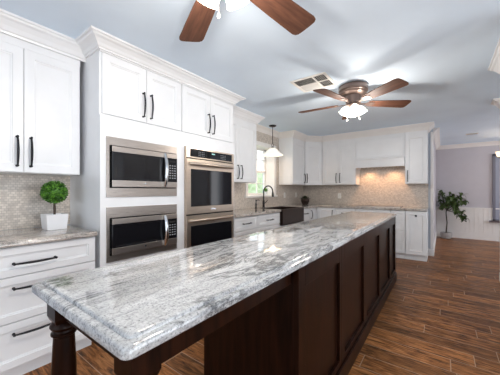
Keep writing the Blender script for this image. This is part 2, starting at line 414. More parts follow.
# ------------------------------------------------------------------ cabinets
T = 0.02
DOOR = [(0, 0), (0, T - 0.002), (0.002, T), (0.060, T), (0.063, T - 0.006), (0.071, T - 0.007), (0.073, T - 0.012)]
DRAW = [(0, 0), (0, T - 0.002), (0.002, T), (0.046, T), (0.049, T - 0.006), (0.056, T - 0.007), (0.058, T - 0.011)]
UX, NX = (0, 1, 0), (1, 0, 0)        # fronts facing +X: width runs along +Y
UY, NY = (1, 0, 0), (0, -1, 0)       # fronts facing -Y: width runs along +X
def pull(parent, c, d, n, L=0.20, m='black'):
    """bow pull: c centre on the door face, d along the pull, n outward"""
    c, d, n = Vector(c), Vector(d), Vector(n); mb = MB()
    pts, rs = [], []
    for k in range(13):
        s = -1 + 2 * k / 12
        pts.append(tuple(c + d * (s * L / 2) + n * (0.022 + 0.016 * (1 - s * s)))); rs.append(0.0052 + 0.0028 * (1 - s * s))
    mb.tube(pts, rs, 8)
    for s in (-1, 1):
        b = c + d * (s * L / 2 * 0.97)
        mb.lathe([(0.009, 0), (0.007, 0.006), (0.005, 0.012), (0.0065, 0.020), (0.0085, 0.026), (0.006, 0.031), (0.001, 0.033)], tuple(b), 10, tuple(n))
    return obj('handle', mb, m, parent, smooth=True)
def front(kind, parent, o, u, n, w, h, steps=None):
    return obj(kind, MB().frame_panel(o, u, n, w, h, steps or (DRAW if kind == 'drawer' else DOOR)), 'cab', parent)
def cab_x(name, lab, cat, y0, y1, z0, z1, xf, xb=XW, group=None, toe=False):
    """root + body of a cabinet facing +X; xf is the door face plane"""
    r = empty(name, (xf - T, (y0 + y1) / 2, z0 if not toe else 0), lab, cat, group)
    g = 0.0008
    mb = MB().box(xb + 0.009, xf - T, y0 + g, y1 - g, z0, z1)
    obj('body', mb, 'cab', r)
    if toe: obj('toe_kick', MB().box(xb + 0.05, xf - 0.075, y0 + g, y1 - g, 0, z0), 'cab', r)
    return r
def cab_y(name, lab, cat, x0, x1, z0, z1, yf, yb=YW, toe=False):
    r = empty(name, ((x0 + x1) / 2, yf + T, z0 if not toe else 0), lab, cat); g = 0.0008
    obj('body', MB().box(x0 + g, x1 - g, yf + T, yb - 0.009, z0, z1), 'cab', r)
    if toe: obj('toe_kick', MB().box(x0 + g, x1 - g - (0.0 if x1 < XE else 0.0), yf + 0.075, yb - 0.05, 0, z0), 'cab', r)
    return r

ZT = 2.318
# foreground uppers
c = cab_x('wall_cabinet', 'white double-door wall cabinet above the clipped topiary in the left foreground', 'cabinet', 0.17, 0.905, ZU, H, XU)
obj('frieze', MB().box(XU - T, XU - 0.004, 0.17, 0.905, 2.262, H), 'cab', c)
d = front('door', c, (XU - T, 0.175, ZU + 0.004), UX, NX, 0.361, 2.256 - ZU); pull(d, (XU, 0.499, 1.508), (0, 0, 1), NX, 0.215)
d = front('door', c, (XU - T, 0.539, ZU + 0.004), UX, NX, 0.361, 2.256 - ZU); pull(d, (XU, 0.576, 1.508), (0, 0, 1), NX, 0.215)
# foreground drawers
c = cab_x('base_cabinet', 'white three-drawer base cabinet under the foreground counter at left', 'cabinet', 0.125, 0.908, 0.105, 0.873, XF, toe=True)
for z0, z1 in ((0.684, 0.866), (0.396, 0.678), (0.110, 0.390)):
    d = front('drawer', c, (XF - T, 0.132, z0), UX, NX, 0.772, z1 - z0)
    pull(d, (XF, 0.535, z1 - 0.07 if z1 - z0 > 0.2 else (z0 + z1) / 2 - 0.012), (0, 1, 0), NX, 0.225)
# tall towers
mtw = cab_x('microwave_tower', 'tall white built-in tower cabinet holding the two stacked microwaves', 'cabinet', 0.939, 1.737, 0.105, H, XF, toe=True)
otw = cab_x('oven_tower', 'tall white built-in tower cabinet holding the double wall oven', 'cabinet', 1.737, 2.575, 0.105, H, XF, toe=True)
def tower(r, y0, y1, holes):
    # face panel with cut-outs
    mb = MB(); z = 0.108
    for (a, b, za, zb) in holes:
        mb.box(XF - T, XF, y0, y1, z, za) if za > z else None
        mb.box(XF - T, XF, y0, a, za, zb); mb.box(XF - T, XF, b, y1, za, zb); z = zb
    mb.box(XF - T, XF, y0, y1, z, 1.828)
    obj('face_frame', mb, 'cab', r)
    old = [ch for ch in r.children if ch.name.startswith('body')][0]; bpy.data.objects.remove(old)
    mb = MB().box(XW + 0.009, XF - 0.45, y0, y1, 0.105, H); z = 0.105; xa, xb = XF - 0.45, XF - T
    for (a, b, za, zb) in holes:
        mb.box(xa, xb, y0, y1, z, za); mb.box(xa, xb, y0, a, za, zb); mb.box(xa, xb, b, y1, za, zb); z = zb
    mb.box(xa, xb, y0, y1, z, H)
    obj('body', mb, 'cab', r)
    obj('frieze', MB().box(XF - T, XF - 0.002, y0, y1, 2.33, H - 0.002), 'cab', r)
tower(mtw, 0.9395, 1.7365, [(1.0, 1.66, 0.66, 1.08), (1.0, 1.66, 1.18, 1.65)])
tower(otw, 1.7375, 2.5745, [(1.79, 2.53, 0.36, 1.66)])
for r, y0, ym, y1 in ((mtw, 0.957, 1.341, 1.727), (otw, 1.745, 2.148, 2.560)):
    d = front('door', r, (XF - T, y0, 1.842), UX, NX, ym - y0 - 0.002, 2.326 - 1.842); pull(d, (XF, ym - 0.036, 1.995), (0, 0, 1), NX, 0.215)
    d = front('door', r, (XF - T, ym + 0.002, 1.842), UX, NX, y1 - ym - 0.002, 2.326 - 1.842); pull(d, (XF, ym + 0.040, 1.995), (0, 0, 1), NX, 0.215)

# wall cabinet between oven tower and window
c = cab_x('wall_cabinet', 'white double-door wall cabinet between the oven tower and the sink window', 'cabinet', 2.577, 3.485, ZU, H, XU)
obj('frieze', MB().box(XU - T, XU - 0.004, 2.577, 3.485, 2.262, H), 'cab', c)
d = front('door', c, (XU - T, 2.585, ZU + 0.004), UX, NX, 0.440, 2.256 - ZU); pull(d, (XU, 2.985, 1.505), (0, 0, 1), NX, 0.20)
d = front('door', c, (XU - T, 3.028, ZU + 0.004), UX, NX, 0.452, 2.256 - ZU); pull(d, (XU, 3.068, 1.505), (0, 0, 1), NX, 0.20)
# wall cabinet right of window
c = cab_x('wall_cabinet', 'narrow white single-door wall cabinet just right of the sink window', 'cabinet', 4.752, YF - 0.002, ZU, H, XU)
obj('frieze', MB().box(XU - T, XU - 0.004, 4.752, YF - 0.002, 2.262, H), 'cab', c)
d = front('door', c, (XU - T, 4.757, ZU + 0.004), UX, NX, 0.582, 2.256 - ZU); pull(d, (XU, 5.30, 1.50), (0, 0, 1), NX, 0.19)
# diagonal corner wall cabinet
c = empty('corner_wall_cabinet', (-2.5, 5.66, ZU), 'white diagonal single-door wall cabinet filling the back left corner', 'cabinet')
k = T / math.sqrt(2)
obj('body', MB().prism([(XW + 0.009, YF), (XU - 0.001, YF), (XU - T * 0.41, YF + 0.0), (XF - 0.0, YU + T * 0.41), (XF - 0.001, YW - 0.009), (XW + 0.009, YW - 0.009)], ZU, H), 'cab', c)
dl = math.hypot(XF - XU, YU - YF); u = Vector((1, 1, 0)).normalized(); n = Vector((1, -1, 0)).normalized()
o0 = Vector((XU, YF, ZU + 0.004)) - n * T * 0.7 + u * 0.006
d = front('door', c, tuple(o0), tuple(u), tuple(n), dl - 0.012, 2.256 - ZU)
pull(d, tuple(o0 + n * T + u * 0.035 + Vector((0, 0, 0.145))), (0, 0, 1), tuple(n), 0.19)
obj('frieze', MB().frame_panel(tuple(o0 + Vector((0, 0, 2.262 - ZU - 0.004))), tuple(u), tuple(n), dl - 0.012, H - 2.262, [(0, 0), (0, T - 0.004)]), 'cab', c)
# back wall uppers
HX0, HX1 = -1.44, -0.565
c = cab_y('wall_cabinet', 'white double-door wall cabinet on the back wall left of the range hood', 'cabinet', XF + 0.001, HX0 - 0.001, ZU, H, YU)
obj('frieze', MB().box(XF + 0.006, HX0, YU + 0.004, YU + T, 2.262, H), 'cab', c)
wd = (HX0 - XF) / 2
d = front('door', c, (XF + 0.012, YU + T, ZU + 0.004), UY, NY, wd - 0.016, 2.256 - ZU); pull(d, (XF + wd - 0.040, YU, 1.50), (0, 0, 1), NY, 0.20)
d = front('door', c, (XF + wd, YU + T, ZU + 0.004), UY, NY, wd - 0.012, 2.256 - ZU); pull(d, (XF + wd + 0.038, YU, 1.50), (0, 0, 1), NY, 0.20)
hood = empty('range_hood', ((HX0 + HX1) / 2, YU, 1.63), 'white panelled wooden range hood above the cooktop on the back wall', 'range hood')
obj('upper_box', MB().box(HX0 + 0.001, HX1 - 0.001, YU + 0.01, YW - 0.009, 1.84, H), 'cab', hood)
obj('panel', MB().frame_panel((HX0 + 0.02, YU + 0.011, 1.875), UY, NY, HX1 - HX0 - 0.04, 0.385, [(0, 0), (0, 0.012), (0.02, 0.016), (0.024, 0.012), (0.05, 0.012)]), 'cab', hood)
obj('skirt', MB().box(HX0 + 0.001, HX1 - 0.001, YU - 0.05, YU - 0.028, 1.69, 1.85).box(HX0 + 0.001, HX0 + 0.02, YU - 0.028, YW - 0.009, 1.69, 1.85).box(HX1 - 0.02, HX1 - 0.001, YU - 0.028, YW - 0.009, 1.69, 1.85), 'cab', hood, bevel=0.003)
obj('skirt_moulding', MB().box(HX0 + 0.001, HX1 - 0.001, YU - 0.066, YU + 0.008, 1.845, 1.868), 'cab', hood, bevel=0.006)
obj('filter_insert', MB().box(HX0 + 0.06, HX1 - 0.06, YU + 0.0, YW - 0.03, 1.735, 1.75), 'steel', hood)
for x in (HX0 + 0.22, HX1 - 0.22): obj('hood_lamp', MB().lathe([(0.03, 0), (0.03, 0.006)], (x, YW - 0.17, 1.728), 16), mat('warm_lamp', (1, .9, .7), emit=(1, 0.75, 0.5), estr=3), hood)
for x in (HX0 + 0.22, HX1 - 0.22): point('hood_spot', (x, YW - 0.21, 1.72), 17, (1.0, 0.55, 0.28), 0.04, spot=2.1, rot=(0.18, 0, 0))
c = cab_y('wall_cabinet', 'white single-door wall cabinet at the right end beside the range hood', 'cabinet', HX1 + 0.001, XE, ZU, H, YU)
obj('frieze', MB().box(HX1 + 0.006, XE, YU + 0.004, YU + T, 2.262, H), 'cab', c)
d = front('door', c, (HX1 + 0.006, YU + T, ZU + 0.004), UY, NY, XE - HX1 - 0.010, 2.256 - ZU); pull(d, (HX1 + 0.045, YU, 1.50), (0, 0, 1), NY, 0.20)

# base run along the left wall beyond the tower
def base_x(lab, y0, y1, kind='drawers'):
    c = cab_x('base_cabinet', lab, 'cabinet', y0, y1, 0.105, 0.873, XF, toe=True)
    w = y1 - y0 - 0.008
    if kind == 'door':
        d = front('door', c, (XF - T, y0 + 0.004, 0.11), UX, NX, w, 0.756); pull(d, (XF, y0 + 0.06, 0.72), (0, 0, 1), NX, 0.16)
    else:
        for z0, z1 in ((0.684, 0.866), (0.396, 0.678), (0.110, 0.390)):
            d = front('drawer', c, (XF - T, y0 + 0.004, z0), UX, NX, w, z1 - z0)
            pull(d, (XF, (y0 + y1) / 2, (z0 + z1) / 2), (0, 1, 0), NX, min(0.17, w * 0.5))
base_x('white drawer cabinet directly beside the double oven, left of the sink', 2.577, 3.118)
base_x('white drawer cabinet immediately left of the dark apron sink', 3.120, 3.758)
base_x('narrow white drawer cabinet immediately right of the dark apron sink', 4.602, 4.95)
c = cab_x('sink_cabinet', 'white base cabinet carrying the dark apron sink', 'cabinet', 3.76, 4.60, 0.105, 0.64, XF, toe=True)
for y0 in (3.765, 4.182):
    d = front('door', c, (XF - T, y0, 0.11), UX, NX, 0.413, 0.52); pull(d, (XF, 4.15 if y0 < 4 else 4.21, 0.53), (0, 0, 1), NX, 0.16)
c = empty('corner_base_cabinet', (-2.45, 5.5, 0), 'white corner base cabinet between the sink run and the cooktop run', 'cabinet')
obj('body', MB().prism([(XW + 0.009, 4.951), (XF - T, 4.951), (XF - T, YF + T), (-1.775, YF + T), (-1.775, YW - 0.009), (XW + 0.009, YW - 0.009)], 0.105, 0.873), 'cab', c)
d = front('door', c, (XF - T, 4.955, 0.11), UX, NX, YF - 4.958, 0.756); pull(d, (XF, 5.02, 0.74), (0, 0, 1), NX, 0.16)
d = front('door', c, (XF + 0.003, YF + T, 0.11), UY, NY, 0.385, 0.756); pull(d, (-1.83, YF, 0.74), (0, 0, 1), NY, 0.16)
obj('toe_kick', MB().prism([(XW + 0.05, 4.96), (XF - 0.075, 4.96), (XF - 0.075, YF + 0.075), (-1.776, YF + 0.075), (-1.776, YW - 0.05), (XW + 0.05, YW - 0.05)], 0, 0.105), 'cab', c)
# back base run
c = cab_y('base_cabinet', 'white base cabinet with drawer, partly hidden, left of the cooktop', 'cabinet', -1.773, -1.382, 0.105, 0.873, YF, toe=True)
d = front('drawer', c, (-1.769, YF + T, 0.684), UY, NY, 0.383, 0.182); pull(d, (-1.58, YF, 0.775), (1, 0, 0), NY, 0.13)
d = front('door', c, (-1.769, YF + T, 0.11), UY, NY, 0.383, 0.568); pull(d, (-1.72, YF, 0.55), (0, 0, 1), NY, 0.16)
c = cab_y('base_cabinet', 'wide white base cabinet under the cooktop behind the island end', 'cabinet', -1.38, -0.762, 0.105, 0.873, YF, toe=True)
for x0 in (-1.376, -1.07):
    d = front('door', c, (x0, YF + T, 0.11), UY, NY, 0.302, 0.756); pull(d, (-1.11 if x0 < -1.2 else -1.03, YF, 0.72), (0, 0, 1), NY, 0.16)
c = cab_y('base_cabinet', 'white narrow stack of four drawers just past the far island corner', 'cabinet', -0.76, -0.532, 0.105, 0.873, YF, toe=True)
for z0, z1 in ((0.702, 0.866), (0.522, 0.696), (0.32, 0.516), (0.110, 0.314)): front('drawer', c, (-0.756, YF + T, z0), UY, NY, 0.220, z1 - z0)
c = cab_y('base_cabinet', 'white single-door base cabinet with a round black knob at the right end', 'cabinet', -0.53, XE, 0.105, 0.873, YF, toe=True)
d = front('door', c, (-0.526, YF + T, 0.11), UY, NY, 0.320, 0.756)
obj('knob', MB().lathe([(0.006, 0), (0.006, 0.012), (0.016, 0.018), (0.018, 0.026), (0.012, 0.032), (0.001, 0.034)], (-0.37, YF, 0.79), 14, (0, -1, 0)), 'black', d, smooth=True)

# worktops
def rrect(x0, x1, y0, y1, i, z, r=0.012, seg=4):
    x0 += i; x1 -= i; y0 += i; y1 -= i; p = []
    for cx, cy, a in ((x1 - r, y1 - r, 0), (x0 + r, y1 - r, PI / 2), (x0 + r, y0 + r, PI), (x1 - r, y0 + r, 1.5 * PI)):
        for k in range(seg + 1): p.append((cx + r * math.cos(a + PI / 2 * k / seg), cy + r * math.sin(a + PI / 2 * k / seg), z))
    return p
st = [(0.006, 0.875), (0.0, 0.882), (0.0, 0.898), (0.004, 0.906), (0.012, 0.9115), (0.02, 0.915)]
o = obj('worktop', MB().loops([rrect(XW + 0.009, XF + 0.03, 0.12, 0.912, i, z) for i, z in st]), 'granite2', smooth=True, loc=(-2.45, 0.5, 0.875))
label(o, 'grey granite worktop under the topiary in the left foreground', 'worktop')
wt = MB()
XC = XF + 0.03; YC = YF - 0.03
wt.prism([(XW + 0.009, 2.577), (XC, 2.577), (XC, 3.755), (XW + 0.009, 3.755)], 0.875, ZC)
wt.prism([(XW + 0.009, 3.755), (XW + 0.13, 3.755), (XW + 0.13, 4.605), (XW + 0.009, 4.605)], 0.875, ZC)
wt.prism([(XW + 0.009, 4.605), (XC, 4.605), (XC, YC), (XE + 0.01, YC), (XE + 0.01, YW - 0.009), (XW + 0.009, YW - 0.009)], 0.875, ZC)
bmesh.ops.remove_doubles(wt.bm, verts=wt.bm.verts, dist=1e-5)
o = obj('worktop', wt, 'granite2', bevel=0.004, loc=(-1.5, 5.6, 0.875))
label(o, 'L-shaped brown-grey granite worktop running past the sink to the cooktop', 'worktop')

# sink
s = MB(); sx0, sx1, sy0, sy1 = XW + 0.132, XF + 0.045, 3.765, 4.595
s.box(sx0, sx0 + 0.02, sy0, sy1, 0.66, 0.913); s.box(sx1 - 0.03, sx1, sy0, sy1, 0.645, 0.913)
s.box(sx0, sx1, sy0, sy0 + 0.02, 0.66, 0.913); s.box(sx0, sx1, sy1 - 0.02, sy1, 0.66, 0.913); s.box(sx0, sx1, sy0, sy1, 0.645, 0.665)
sink = empty('farmhouse_sink', (-2.4, 4.18, 0.645), 'dark bronze apron-front farmhouse sink under the window', 'sink')
obj('basin', s, 'sinkcopper', sink, bevel=0.006)
obj('drain', MB().lathe([(0.045, 0), (0.045, 0.004), (0.02, 0.005)], (-2.42, 4.18, 0.665), 16), 'chrome', sink)
# faucet
fx, fy = XW + 0.085, 4.06
fa = empty('kitchen_faucet', (fx, fy, ZC), 'tall black gooseneck faucet behind the sink', 'faucet')
obj('base', MB().lathe([(0.030, 0), (0.030, 0.006), (0.022, 0.012), (0.020, 0.06), (0.024, 0.07), (0.021, 0.08), (0.018, 0.13), (0.013, 0.135)], (fx, fy, ZC), 18), 'black', fa, smooth=True)
pts = [(fx, fy, ZC + 0.13)] + [(fx, fy, ZC + 0.13 + 0.16 * k / 4) for k in range(1, 5)]
for k in range(1, 13):
    a = PI - PI * 1.0 * k / 12 * 1.0
    pts.append((fx + 0.10 + 0.10 * math.cos(a), fy - 0.0, ZC + 0.29 + 0.11 * math.sin(a)))
obj('spout', MB().tube(pts, 0.012, 12), 'black', fa, smooth=True)
obj('spray_head', MB().lathe([(0.013, 0), (0.016, -0.02), (0.022, -0.075), (0.020, -0.10), (0.01, -0.102)], (fx + 0.20, fy, ZC + 0.30), 16), 'black', fa, smooth=True)
obj('lever', MB().tube([(fx + 0.0, fy + 0.02, ZC + 0.07), (fx + 0.0, fy + 0.05, ZC + 0.08), (fx + 0.01, fy + 0.12, ZC + 0.13)], [0.009, 0.008, 0.006], 10), 'black', fa, smooth=True)
sd = empty('soap_dispenser', (fx + 0.01, 3.80, ZC), 'small black soap dispenser left of the gooseneck faucet', 'soap dispenser')
obj('pump_body', MB().lathe([(0.024, 0), (0.024, 0.006), (0.015, 0.014), (0.013, 0.05), (0.018, 0.06), (0.016, 0.075), (0.009, 0.09), (0.008, 0.13), (0.013, 0.135), (0.013, 0.15), (0.002, 0.152)], (fx + 0.01, 3.80, ZC), 16), 'black', sd, smooth=True)
obj('spout', MB().tube([(fx + 0.01, 3.80, ZC + 0.14), (fx + 0.06, 3.80, ZC + 0.148), (fx + 0.085, 3.80, ZC + 0.138)], [0.007, 0.006, 0.005], 8), 'black', sd, smooth=True)
# cooktop
ck = empty('cooktop', (-1.0, 5.63, ZC), 'black glass cooktop set in the back worktop below the hood', 'cooktop')
obj('glass_top', MB().box(-1.38, -0.62, 5.40, 5.88, ZC, ZC + 0.012), 'blackglass', ck, bevel=0.003)
obj('trim_strip', MB().box(-1.385, -0.615, 5.392, 5.40, ZC, ZC + 0.013), 'steel', ck)
for x, y, r in ((-1.2, 5.53, 0.09), (-1.2, 5.76, 0.07), (-0.83, 5.53, 0.07), (-0.83, 5.76, 0.09)):
    obj('burner_ring', MB().lathe([(r, 0), (r, 0.0008), (r - 0.006, 0.0008), (r - 0.006, 0)], (x, y, ZC + 0.0122), 28, cap=False), 'display', ck)

# ------------------------------------------------------------------ appliances
def microwave(lab, z0, z1, curved):
    y0, y1 = 0.984, 1.667; X = XF + 0.0006
    r = empty('microwave', (X, (y0 + y1) / 2, z0), lab, 'microwave')
    ft, fb, fs = 0.068 if not curved else 0.085, 0.075, 0.022
    if curved: fb = 0.05
    k = MB(); a, b, c_, d_ = y0 + fs, y1 - fs * 0.5, z0 + fb, z1 - ft
    k.box(X, X + 0.012, y0, y1, z0, c_); k.box(X, X + 0.012, y0, y1, d_, z1); k.box(X, X + 0.012, y0, a, c_, d_); k.box(X, X + 0.012, b, y1, c_, d_)
    obj('trim_kit', k, 'steel', r, bevel=0.001)
    obj('cavity', MB().box(X - 0.03, X + 0.003, a, b, c_, d_), 'dark', r)
    ya, yb, za, zb = a + 0.010, b - 0.006, c_ + 0.008, d_ - 0.008
    ypan = yb - 0.115
    # door
    dr = obj('door', MB().frame_panel((X + 0.003, ya, za), UX, NX, ypan - ya, zb - za, [(0, 0), (0, 0.03), (0.004, 0.034)]), 'blackglass', r)
    obj('bottom_rail', MB().box(X + 0.003, X + 0.0385, ya, yb, za, za + 0.055), 'steel', r, bevel=0.002)
    obj('top_rail', MB().box(X + 0.003, X + 0.0385, ya, yb, zb - 0.046, zb), 'steel', r, bevel=0.002)
    obj('window', MB().frame_panel((X + 0.036, ya + 0.03, za + 0.068), UX, NX, ypan - ya - 0.11, zb - za - 0.128, [(0, 0), (0, 0.002), (0.006, 0.0)]), mat('tinted_glass', (0.012, 0.012, 0.014), 0.10, spec=0.35), dr)
    # handle: bowed bar
    hy = ypan - 0.032; pts = []
    for q in range(13):
        s = -1 + 2 * q / 12; pts.append((X + 0.045 + 0.028 * (1 - s * s), hy, (za + zb) / 2 + s * (zb - za) * 0.47))
    obj('handle', MB().tube(pts, [0.014 + 0.005 * (1 - (-1 + 2 * q / 12) ** 2) for q in range(13)], 10), 'chrome', dr, smooth=True)
    p = obj('control_panel', MB().box(X + 0.003, X + 0.036, ypan + 0.002, yb, za + 0.055, zb - 0.046), 'blackglass', r)
    kb = MB()
    for i in range(7):
        for j in range(3):
            yy = ypan + 0.024 + j * 0.028; zz = za + 0.088 + i * 0.024
            if zz < zb - 0.10: kb.box(X + 0.036, X + 0.0375, yy, yy + 0.017, zz, zz + 0.009)
    obj('keypad', kb, 'display', p)
    obj('display', MB().box(X + 0.036, X + 0.0375, ypan + 0.025, yb - 0.02, zb - 0.085, zb - 0.068), 'dark', p)
    obj('badge', MB().lathe([(0.008, 0), (0.008, 0.0015), (0.004, 0.002)], (X + 0.0385, (ya + ypan) / 2 + 0.03, za + 0.034), 14, (1, 0, 0)), 'chrome', r)
microwave('upper stainless steel built-in microwave with black glass door', 1.172, 1.662, False)
microwave('lower stainless steel built-in microwave with black glass door', 0.644, 1.089, True)

ov = empty('double_oven', (XF, 2.16, 0.34), 'bronze-toned stainless double wall oven in the tall tower', 'oven')
oy0, oy1 = 1.768, 2.535
obj('chassis', MB().box(XF + 0.0006, XF + 0.018, oy0, oy1, 0.33, 1.688), 'dark', ov)
obj('side_trim', MB().box(XF + 0.004, XF + 0.024, oy0 - 0.002, oy0 + 0.008, 0.33, 1.688).box(XF + 0.004, XF + 0.024, oy1 - 0.008, oy1 + 0.002, 0.33, 1.688), 'bronzesteel', ov)
cp = obj('control_panel', MB().box(XF + 0.01, XF + 0.032, oy0 + 0.002, oy1 - 0.002, 1.575, 1.688), 'bronzesteel', ov, bevel=0.003)
obj('control_glass', MB().box(XF + 0.032, XF + 0.035, oy0 + 0.055, oy1 - 0.045, 1.588, 1.672), 'blackglass', cp)
for g0 in (0.17, 0.52):
    kb = MB()
    for i in range(4):
        for j in range(3): kb.box(XF + 0.035, XF + 0.0358, oy0 + g0 + i * 0.024, oy0 + g0 + i * 0.024 + 0.010, 1.604 + j * 0.019, 1.611 + j * 0.019)
    obj('keypad', kb, 'display', cp)
obj('clock', MB().box(XF + 0.035, XF + 0.0358, oy0 + 0.37, oy0 + 0.42, 1.640, 1.652), 'lcd', cp)
def oven_door(z0, z1):
    d = obj('oven_door', MB().frame_panel((XF + 0.012, oy0 + 0.004, z0), UX, NX, oy1 - oy0 - 0.008, z1 - z0, [(0, 0), (0, 0.020), (0.004, 0.024)]), 'bronzesteel', ov)
    obj('window', MB().frame_panel((XF + 0.036, oy0 + 0.06, z0 + 0.08), UX, NX, oy1 - oy0 - 0.11, z1 - z0 - 0.19, [(0, 0), (0, 0.002), (0.004, 0.003)]), 'blackglass', d)
    hz = z1 - 0.055; pts = []
    for q in range(15):
        s = -1 + 2 * q / 14; pts.append((XF + 0.040 + 0.036 * (1 - s ** 4), (oy0 + oy1) / 2 + s * 0.345, hz))
    obj('handle', MB().tube(pts, [0.017] * 15, 12), 'bronzesteel', d, smooth=True)
    return d
d = oven_door(0.975, 1.565)
obj('badge', MB().box(XF + 0.036, XF + 0.038, 2.12, 2.20, 1.010, 1.026), 'chrome', d)
oven_door(0.345, 0.960)

# ------------------------------------------------------------------ island
IX0, IX1, IY0, IY1 = -1.135, -0.507, 0.266, 4.08
isl = empty('kitchen_island', (-0.82, 2.5, 0), 'long espresso wood kitchen island with panelled side and turned corner leg', 'kitchen island')
BX0, BX1, BY0, BY1 = -1.125, -0.545, 1.075, 4.05
obj('body', MB().box(BX0, BX1, BY0, BY1, 0.02, 0.873), 'espresso', isl)
obj('end_panel', MB().box(BX0, BX1, BY0 - 0.012, BY0, 0.0, 0.873), 'espresso', isl, bevel=0.002)
ends = [1.642, 2.262, 2.911, 3.555, 4.0]; st0 = BY0 - 0.012
xs = BX1
for k, e_ in enumerate(ends):
    y0 = st0 if k == 0 else ends[k - 1] + 0.035
    y1 = e_ + 0.035 if k < 4 else BY1 + 0.006
    mb = MB(); rec = y0 + 0.07; rz0, rz1 = 0.155, 0.776; xo = xs + 0.028
    # frame with a deep recessed centre panel
    mb.box(xs, xo, y0, rec, 0.115, 0.872); mb.box(xs, xo, e_, y1, 0.115, 0.872)
    mb.box(xs, xo, rec, e_, 0.115, rz0); mb.box(xs, xo, rec, e_, rz1, 0.872)
    mb.box(xs, xs + 0.010, rec, e_, rz0, rz1)
    obj('side_panel', mb, 'espresso', isl, bevel=0.0015)
obj('base_board', MB().box(xs - 0.02, xs + 0.042, BY0 - 0.012, BY1 + 0.008, 0.0, 0.112), 'espresso', isl, bevel=0.004)
obj('far_panel', MB().box(BX0, BX1 + 0.028, BY1, BY1 + 0.008, 0.0, 0.872), 'espresso', isl)
def leg(xa, ya):
    s = 0.076; mb = MB(); cx, cy = xa + s / 2, ya + s / 2
    mb.box(xa, xa + s, ya, ya + s, 0.795, 0.874)
    h = s / 2
    mb.loops([[(cx + sx * q, cy + sy * q, z) for sx, sy in ((-1, -1), (1, -1), (1, 1), (-1, 1))] for q, z in ((h, 0.795), (h * 0.86, 0.780))])
    pr = [(0.030, 0.785), (0.034, 0.778), (0.040, 0.770), (0.0415, 0.762), (0.038, 0.755), (0.032, 0.750), (0.033, 0.744), (0.038, 0.740), (0.038, 0.734), (0.031, 0.728), (0.0325, 0.70), (0.036, 0.62), (0.0375, 0.52), (0.036, 0.42), (0.031, 0.30), (0.027, 0.20), (0.026, 0.15), (0.034, 0.14), (0.036, 0.13), (0.030, 0.12), (0.026, 0.10), (0.033, 0.07), (0.036, 0.04), (0.030, 0.0)]
    mb.lathe(pr[::-1], (cx, cy, 0), 24)
    obj('leg', mb, 'espresso', isl, smooth=True)
leg(-1.088, 0.300); leg(-0.621, 0.300)
obj('apron', MB().box(-1.012, -0.621, 0.325, 0.345, 0.795, 0.874), 'espresso', isl)
obj('apron', MB().box(-0.575, -0.555, 0.376, BY0 - 0.013, 0.797, 0.874), 'espresso', isl)
obj('apron', MB().box(-1.078, -1.058, 0.376, BY0 - 0.013, 0.797, 0.874), 'espresso', isl)
st = [(0.012, 0.875), (0.003, 0.8765), (0.0, 0.880), (0.0, 0.898), (0.002, 0.902), (0.006, 0.9045), (0.022, 0.9055), (0.024, 0.912), (0.027, 0.9145), (0.030, 0.915)]
o = obj('island_worktop', MB().loops([rrect(IX0, IX1, IY0, IY1, i, z, 0.02, 6) for i, z in st]), 'granite', smooth=True, loc=(-0.82, 2.2, 0.875))
label(o, 'long polished grey and white veined granite top on the dark island', 'worktop')

